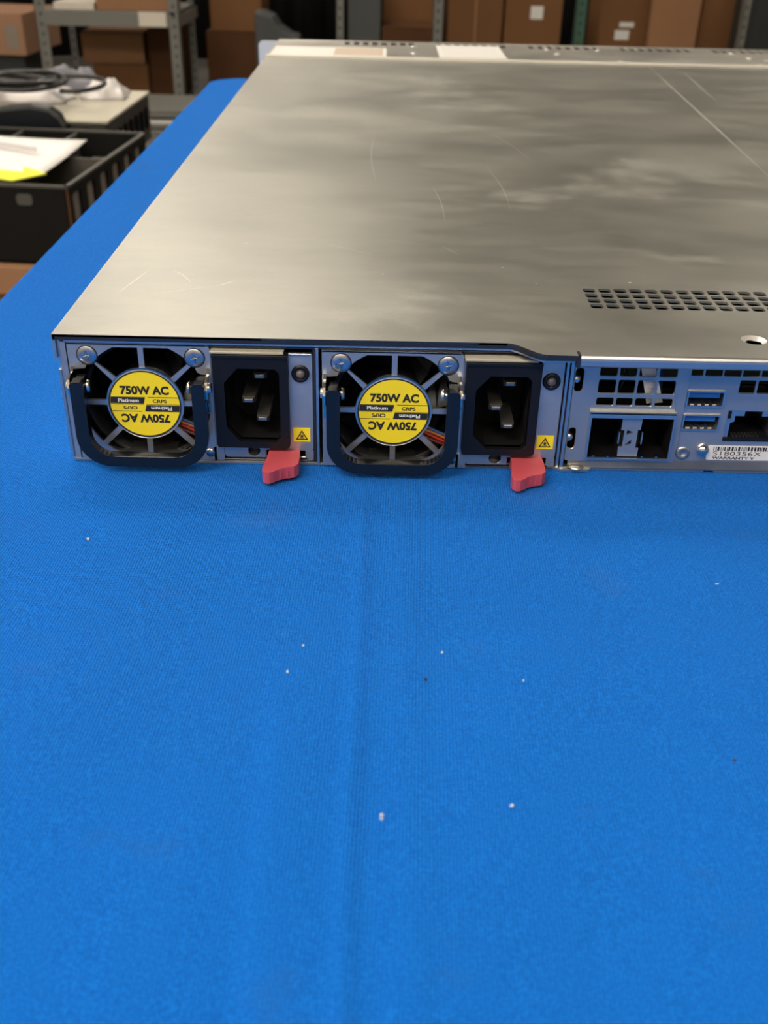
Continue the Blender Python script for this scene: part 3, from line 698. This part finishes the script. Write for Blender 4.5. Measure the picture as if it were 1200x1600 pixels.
pp = MB(); nx_, ny_ = 14, 10; V = []
c00, c10, c11, c01 = (-720, 1270), (-398, 1230), (-386, 1440), (-800, 1530)
for j in range(ny_ + 1):
    for i in range(nx_ + 1):
        s_, t = i / nx_, j / ny_
        x = (1 - t) * ((1 - s_) * c00[0] + s_ * c10[0]) + t * ((1 - s_) * c01[0] + s_ * c11[0])
        y = (1 - t) * ((1 - s_) * c00[1] + s_ * c10[1]) + t * ((1 - s_) * c01[1] + s_ * c11[1])
        V.append((x, y, -193 + 5 * math.sin(s_ * 4 + t * 2) * s_ + 4 * s_ * t))
pp.add(V, [(j * (nx_ + 1) + i, j * (nx_ + 1) + i + 1, (j + 1) * (nx_ + 1) + i + 1, (j + 1) * (nx_ + 1) + i) for j in range(ny_) for i in range(nx_)], 'paper', True)
po = obj('paper_sheet', pp); q = po.modifiers.new('thick', 'SOLIDIFY'); q.thickness = 0.001; tag(po, 'white sheet of paper lying across the black crate', 'paper')
pr = MB().prism([(-527, 1390), (-438, 1345), (-437, 1336), (-527, 1380)], -189, -182.8, 'paper_print', 'z'); obj('printed_line', pr, po, label='grey printed band')
yn = MB(); yn.prism([(-505, 1215), (-425, 1180), (-390, 1225), (-430, 1262), (-520, 1270)], -196.5, -195.2, 'note_yellow', 'z')
tag(obj('sticky_note', yn), 'bright yellow note poking out under the white paper', 'note')

def carton(name, x0, x1, y0, y1, z0, z1, mt_, label, group=None, deg=0, extra=None, flap=True):
    M_ = Rz((x0 + x1) / 2, (y0 + y1) / 2, deg); w, d = (x1 - x0) / 2, (y1 - y0) / 2
    t = thing(name, label, 'box', ((x0 + x1) / 2, (y0 + y1) / 2, z0), group)
    obj('box_body', MB().box(-w, w, -d, d, z0, z1, mt_, M_), t, bevel=4, seg=2)
    if flap:
        f = MB(); f.box(-w, w, -d, -3, z1 + .5, z1 + 4, mt_, M_); f.box(-w, w, 3, d, z1 + .5, z1 + 4, mt_, M_); obj('flap', f, t)
    for (nm, a, b_, c_, e, mm) in (extra or []):   # patches on the front face, fractions of it
        obj(nm, MB().box(-w + 2 * w * a, -w + 2 * w * b_, -d - 1.5, -d + 1, z0 + (z1 - z0) * c_, z0 + (z1 - z0) * e, mm, M_), t)
    return t
ct_ = thing('cardboard_box', 'brown cardboard carton under the black crate, by the edge of the blue cloth', 'box', (-640, 1365, FZ))
M = Rz(-347, 1170, -4.5)
obj('box_body', MB().box(-W, 0, -8, D, FZ, -358, 'cardboard', M), ct_, bevel=4)
obj('box_lid', MB().box(-W - 6, 6, -14, D + 6, -358, -313.5, 'cardboard_light', M), ct_, bevel=3)

# metal case behind the crate, on its own carton
carton('cardboard_box', -1050, -420, 1645, 1960, FZ, -292, 'cardboard_dark', 'cardboard carton under the metal instrument case, behind the black crate')
mc = thing('metal_case', 'pale topped metal case with meshed side behind the black crate', 'equipment case', (-600, 1800, -288))
M = Rz(-400, 1636, -1.5)
cs = MB(); cs.box(-600, 0, 0, 320, -288, -202, 'case_side', M); obj('case_body', cs, mc, bevel=3)
obj('case_lid', MB().box(-604, 3, -4, 324, -202, -196, 'case_top', M), mc, bevel=2)
vt = MB()
for k in range(7): vt.prism(rrect(20 + k * 42, 45 + k * 42, -262, -222, 8, 3), .1, 2, 'opening_shade', 'x', (), None, M)
obj('vent', vt, mc)
for k in range(2): obj('catch', MB().box(-30 - k * 34, -12 - k * 34, -4, 0, -250, -212, 'chrome', M), mc, label='bright metal catch')

def blanket(name, cx, cy, z, w, d, hgt, mt_, seed, deg=0, n=26, rg=.45):
    rnd = random.Random(seed); ph = [rnd.uniform(0, 6) for _ in range(8)]; M_ = Rz(cx, cy, deg); V = []
    for j in range(n + 1):
        for i in range(n + 1):
            s_, t = i / n * 2 - 1, j / n * 2 - 1
            x = w * s_ * (1 + .06 * math.sin(5 * t + ph[0])); y = d * t * (1 + .08 * math.sin(4 * s_ + ph[1]))
            e = max(0, 1 - max(abs(s_), abs(t)) ** 4)
            zz = hgt * e * (1 - rg + rg * .55 * math.sin(3 * s_ + ph[2] + 2 * t) + rg * .45 * math.sin(6 * s_ - 3 * t + ph[3])) + min(2.5, hgt * .06) * math.sin(15 * s_ + ph[4] + 7 * t) * e
            V.append((x, y, z + zz))
    for j in range(n + 1):
        for i in range(n + 1):
            s_, t = i / n * 2 - 1, j / n * 2 - 1; V.append((w * s_ * (1 + .06 * math.sin(5 * t + ph[0])), d * t * (1 + .08 * math.sin(4 * s_ + ph[1])), z))
    mb = MB(); k = (n + 1) ** 2; F = []
    for j in range(n):
        for i in range(n):
            a = j * (n + 1) + i; F += [(a, a + 1, a + n + 2, a + n + 1), (k + a, k + a + n + 1, k + a + n + 2, k + a + 1)]
    for i in range(n):
        for a, b_ in ((i, i + 1), (n * (n + 1) + i + 1, n * (n + 1) + i), ((i + 1) * (n + 1), i * (n + 1)), (i * (n + 1) + n, (i + 1) * (n + 1) + n)): F.append((a, k + a, k + b_, b_))
    mb.add(V, F, mt_, True, M_); return obj(name, mb)
tag(blanket('plastic_bag', -630, 1845, -195.5, 115, 68, 34, 'bag_plastic', 4, 2, rg=.25), 'white crumpled plastic bag spread on the metal case under the cable coil', 'bag')
tag(blanket('plastic_bag', -462, 1880, -195.5, 46, 46, 36, 'bag_plastic', 9, 8, rg=.35), 'small pale bag with a pointed corner at the far end of the metal case', 'bag')
tag(blanket('plastic_bag', -540, 1936, -195.5, 60, 15, 58, 'bag_grey', 12, -2, rg=.3), 'grey smoky bag standing at the back of the metal case', 'bag')
cc = MB(); pts = []
for k in range(0, 220):
    t = k / 220 * 2 * PI * 5; r = 92 + 10 * math.sin(t * .37) ; pts.append((-585 + (r + 6 * math.sin(1.3 * t)) * math.cos(t) * .8, 1765 + (r * .72) * math.sin(t), -157 + k * .055 + 3 * math.sin(2.2 * t)))
cc.tube(pts, 4.2, 'cable_black', 8)
lp_ = [(-503 + 62 * math.cos(a) + 10, 1765 + 50 * math.sin(a), -155 + 6 * math.sin(a)) for a in [PI * 1.1 - k / 30 * 2 * PI * .82 for k in range(31)]]
cc.tube(lp_, 4.5, 'cable_black', 8); tag(obj('cable_coil', cc), 'coiled black cable lying on the white plastic bag', 'cable')
bl = MB(); nseg = 14; prof = [(-900, -250)] + [(-560 + 95 * math.sin(PI / 2 * k / nseg), -208 + 34 * math.cos(PI / 2 * k / nseg) - 34 * (1 - math.sin(PI / 2 * k / nseg)) * 0) for k in range(nseg + 1)]
shape = [(-900, -240), (-900, -196)] + [(-660 + 185 * t, -196 + 30 * math.sin(PI * min(1, t * .5 + .05)) - 0) for t in (0, .25, .5, .75)] + [(-492, -172), (-476, -184), (-468, -205), (-466, -240)]
bl.prism(shape, 1604, 1630, 'lid_black', 'y'); bl.prism([(a, b_) for a, b_ in shape[1:-1]] + [(-468, -207), (-476, -190), (-492, -178)] + [(a, b_ - 6) for a, b_ in reversed(shape[2:6])] + [(-900, -202)], 1600, 1604, 'grey_panel', 'y')
tag(obj('equipment_cover', bl), 'dark rounded black cover standing between the crate and the metal case', 'cover')

# ================================================================== background shelf and cartons
def post(x, y, z1, w=36, mt_='shelf_grey', dx=1, n=24):
    """slotted angle upright: front flange and side flange, dark keyholes punched along it"""
    mb = MB(); hs = []
    z = FZ + 30
    while z < z1 - 20: hs.append([(x + w / 2 + p, z + q) for p, q in rrect(-5, 5, 0, 15, 4, 2)]); z += 42
    mb.prism([(x, FZ), (x + w, FZ), (x + w, z1), (x, z1)], y, y + 3, mt_, 'y', hs)
    xs = x if dx > 0 else x + w - 3
    mb.box(xs, xs + 3, y, y + 34, FZ, z1, mt_)
    mb.box(x + 6, x + w - 4, y + 6, y + 9, FZ, z1, 'hole_dark'); return mb
SY = 4900
us = thing('steel_shelving', 'grey slotted steel shelving unit on the left with brown boxes below', 'shelving', (-1190, 5130, FZ))
for x in (-1515, -905):
    obj('post', post(x, SY, 120, 50 if x < -1000 else 48, dx=(1 if x < -1000 else -1)), us)
for x in (-1512, -905): obj('post', post(x, SY + 500, 120, 34), us)
obj('shelf_beam', MB().box(-1478, -900, SY - 6, SY, -382, -318, 'shelf_grey'), us, bevel=2)
obj('shelf_board', MB().box(-1478, -872, SY, SY + 520, -328, -318, 'shelf_grey'), us)
obj('shelf_tag', MB().box(-1040, -915, SY - 8, SY - 6, -378, -316, 'shelf_label'), us, label='blank cream label strip')
obj('side_brace', MB().add([(-860, SY + 10, -330), (-857, SY + 10, -330), (-857, SY + 520, -330), (-860, SY + 520, -330), (-860, SY + 10, -380), (-857, SY + 10, -380), (-857, SY + 520, -380), (-860, SY + 520, -380)],
     [(0, 1, 2, 3), (7, 6, 5, 4), (0, 4, 5, 1), (1, 5, 6, 2), (2, 6, 7, 3), (3, 7, 4, 0)], 'shelf_grey'), us)
carton('cardboard_box', -1235, -905, SY + 15, SY + 330, -317, -60, 'cardboard_light', 'orange-brown box on the shelf beam above the cream label')
carton('cardboard_box', -1430, -1245, SY + 10, SY + 300, -317, -290, 'shelf_label', 'flat greyish box on the shelf, left of the orange-brown box')
carton('cardboard_box', -1415, -1115, 5230, 5500, FZ + 166, -448, 'cardboard_light', 'upper open-topped brown box of the stack beneath the shelf', deg=4)
carton('cardboard_box', -1370, -1100, 5225, 5530, FZ, FZ + 162, 'cardboard', 'lower brown box of the stack beneath the shelf', deg=3)
carton('cardboard_box', -1085, -935, 5250, 5600, FZ, -420, 'cardboard_dark', 'dark narrow brown box right of the stack beneath the shelf')
carton('cardboard_box', -2080, -1655, 5200, 5700, -552, -370, 'cardboard_pink', 'pinkish brown taped box at the far left edge', deg=-4, extra=[('tape_strip', .30, .62, .1, .55, 'tape'), ('tape_strip', .78, .93, .15, .75, 'tape')])
carton('storage_box', -2080, -1700, 5230, 5700, FZ, -556, 'monitor_dark', 'dark low plastic box under the pinkish brown box')
# boxes behind the far left corner of the server
carton('cardboard_box', -905 + 80, -560, 5450, 5850, FZ, -455, 'cardboard_dark', 'dark brown box in shadow right of the shelf post')
carton('cardboard_box', -800, -540, 5460, 5850, -450, -180, 'cardboard', 'dim brown box stacked on the dark box in shadow')
sb = MB()
sb.prism([(-540, FZ), (-540, -330), (-500, -335), (-455, -350), (-425, -395), (-372, -430), (-330, -440), (-330, FZ)], 5150, 5350, 'grey_panel', 'y'); tag(obj('sloped_cover', sb, bevel=8), 'dark grey cover with sloping shoulder behind the left corner of the server', 'cover')
# grey panel and slim post right of it
tag(obj('slim_post', post(-140, 5000, 200, 34)), 'slim grey post beside the black gap, left of the grey cabinet', 'post')
tag(obj('metal_cabinet', MB().box(-85, 68, 5020, 5300, FZ, -180, 'grey_panel'), bevel=5), 'dull grey cabinet between slim post and small boxes', 'cabinet')
carton('cardboard_box', 75, 330, 5320, 5650, FZ, -180, 'cardboard', 'brown box behind two low boxes, left of the leaning grey post')
carton('cardboard_box', -10, 240, 5010, 5300 - 1, FZ, -395, 'cardboard_dark', 'low reddish brown box in front of grey cabinet') if False else None
carton('cardboard_box', 75, 310, 5010, 5300, FZ, -372, 'cardboard_dark', 'low reddish brown box just right of the grey cabinet')
tag(obj('slim_post', post(312, 4960, 200, 44)), 'grey post between the small boxes and the row of large boxes', 'post')
G = None
carton('cardboard_box', 400, 668, 5290, 5700, FZ, -190, 'cardboard', 'large brown box right of the grey post, first of the row', extra=[('tape_strip', .48, .52, 0, 1, 'cardboard_light')])
carton('cardboard_box', 678, 955, 5270, 5700, FZ, -170, 'cardboard', 'large brown box left of the green post, white label near top', extra=[('shipping_label', .44, .66, .70, .80, 'label_white')])
gp = post(978, 5000, 250, 48, 'green_paint'); tag(obj('rack_post', gp), 'dark green perforated rack post between the brown boxes', 'post')
carton('cardboard_box', 1150, 1385, 5300, 5650, FZ, -180, 'cardboard', 'brown box right of the green post with two small white labels', extra=[('shipping_label', .42, .72, .66, .70, 'label_white'), ('shipping_label', .34, .64, .56, .635, 'label_white')])
carton('cardboard_box', 1388, 1622, 5240, 5600, FZ, -170, 'cardboard_light', 'brightest plain tan box, near the right edge', deg=0)
carton('cardboard_box', 1640, 1835, 5290, 5650, FZ, -175, 'cardboard', 'brown box between the brightest tan box and the dark monitor')
carton('cardboard_box', 1010, 1080, 5520, 5700, FZ, -430, 'cardboard_dark', 'small dark box in the gap behind the green post') if False else None
tag(obj('slim_post', post(1752, 4990, 200, 30)), 'grey post in front of the dark monitor at the right edge', 'post')
mo = thing('equipment_rack', 'dark grey equipment cabinet at the upper right corner', 'cabinet', (1950, 5200, FZ))
obj('cabinet_body', MB().box(1795, 2200, 5000, 5280, FZ, -100, 'monitor_dark'), mo, bevel=6)
obj('cabinet_door', MB().box(1810, 2185, 4992, 4999, FZ + 20, -120, 'monitor_dark'), mo, bevel=3)
# flat steel boards on the floor beyond the table corner
for k, (z0, y0) in enumerate(((FZ, 4290), (FZ + 34, 4330), (FZ + 68, 4390))):
    mb = MB(); mb.box(-1250, -700, y0, y0 + 420, z0, z0 + 26, 'shelf_grey'); mb.box(-1250, -700, y0 - 3, y0, z0 + 18, z0 + 30, 'lamp_housing' if k == 1 else 'shelf_grey')
    tag(obj('shelf_panel', mb, bevel=2), ('lowest grey steel shelf panel of the floor stack beyond the table corner', 'middle grey steel shelf panel of the floor stack', 'topmost grey steel shelf panel of the floor stack')[k], 'shelf', 'loose shelf panels on the floor')

cu = MB(); V = []; n = 240
for k in range(n + 1):
    x = -4100 + 9200 * k / n; y = 6700 + 40 * math.sin(k * .9) + 15 * math.sin(k * 2.3); V += [(x, y, FZ + 5), (x, y, 250)]
cu.add(V, [(2 * k, 2 * k + 2, 2 * k + 3, 2 * k + 1) for k in range(n)], 'backdrop_black', True)  # black sheet added to keep the gaps dark and hide the bright wall
co = obj('dark_backdrop', cu); q = co.modifiers.new('thick', 'SOLIDIFY'); q.thickness = 0.004
tag(co, 'black curtain added for the dark space behind the shelving and boxes', 'backdrop')
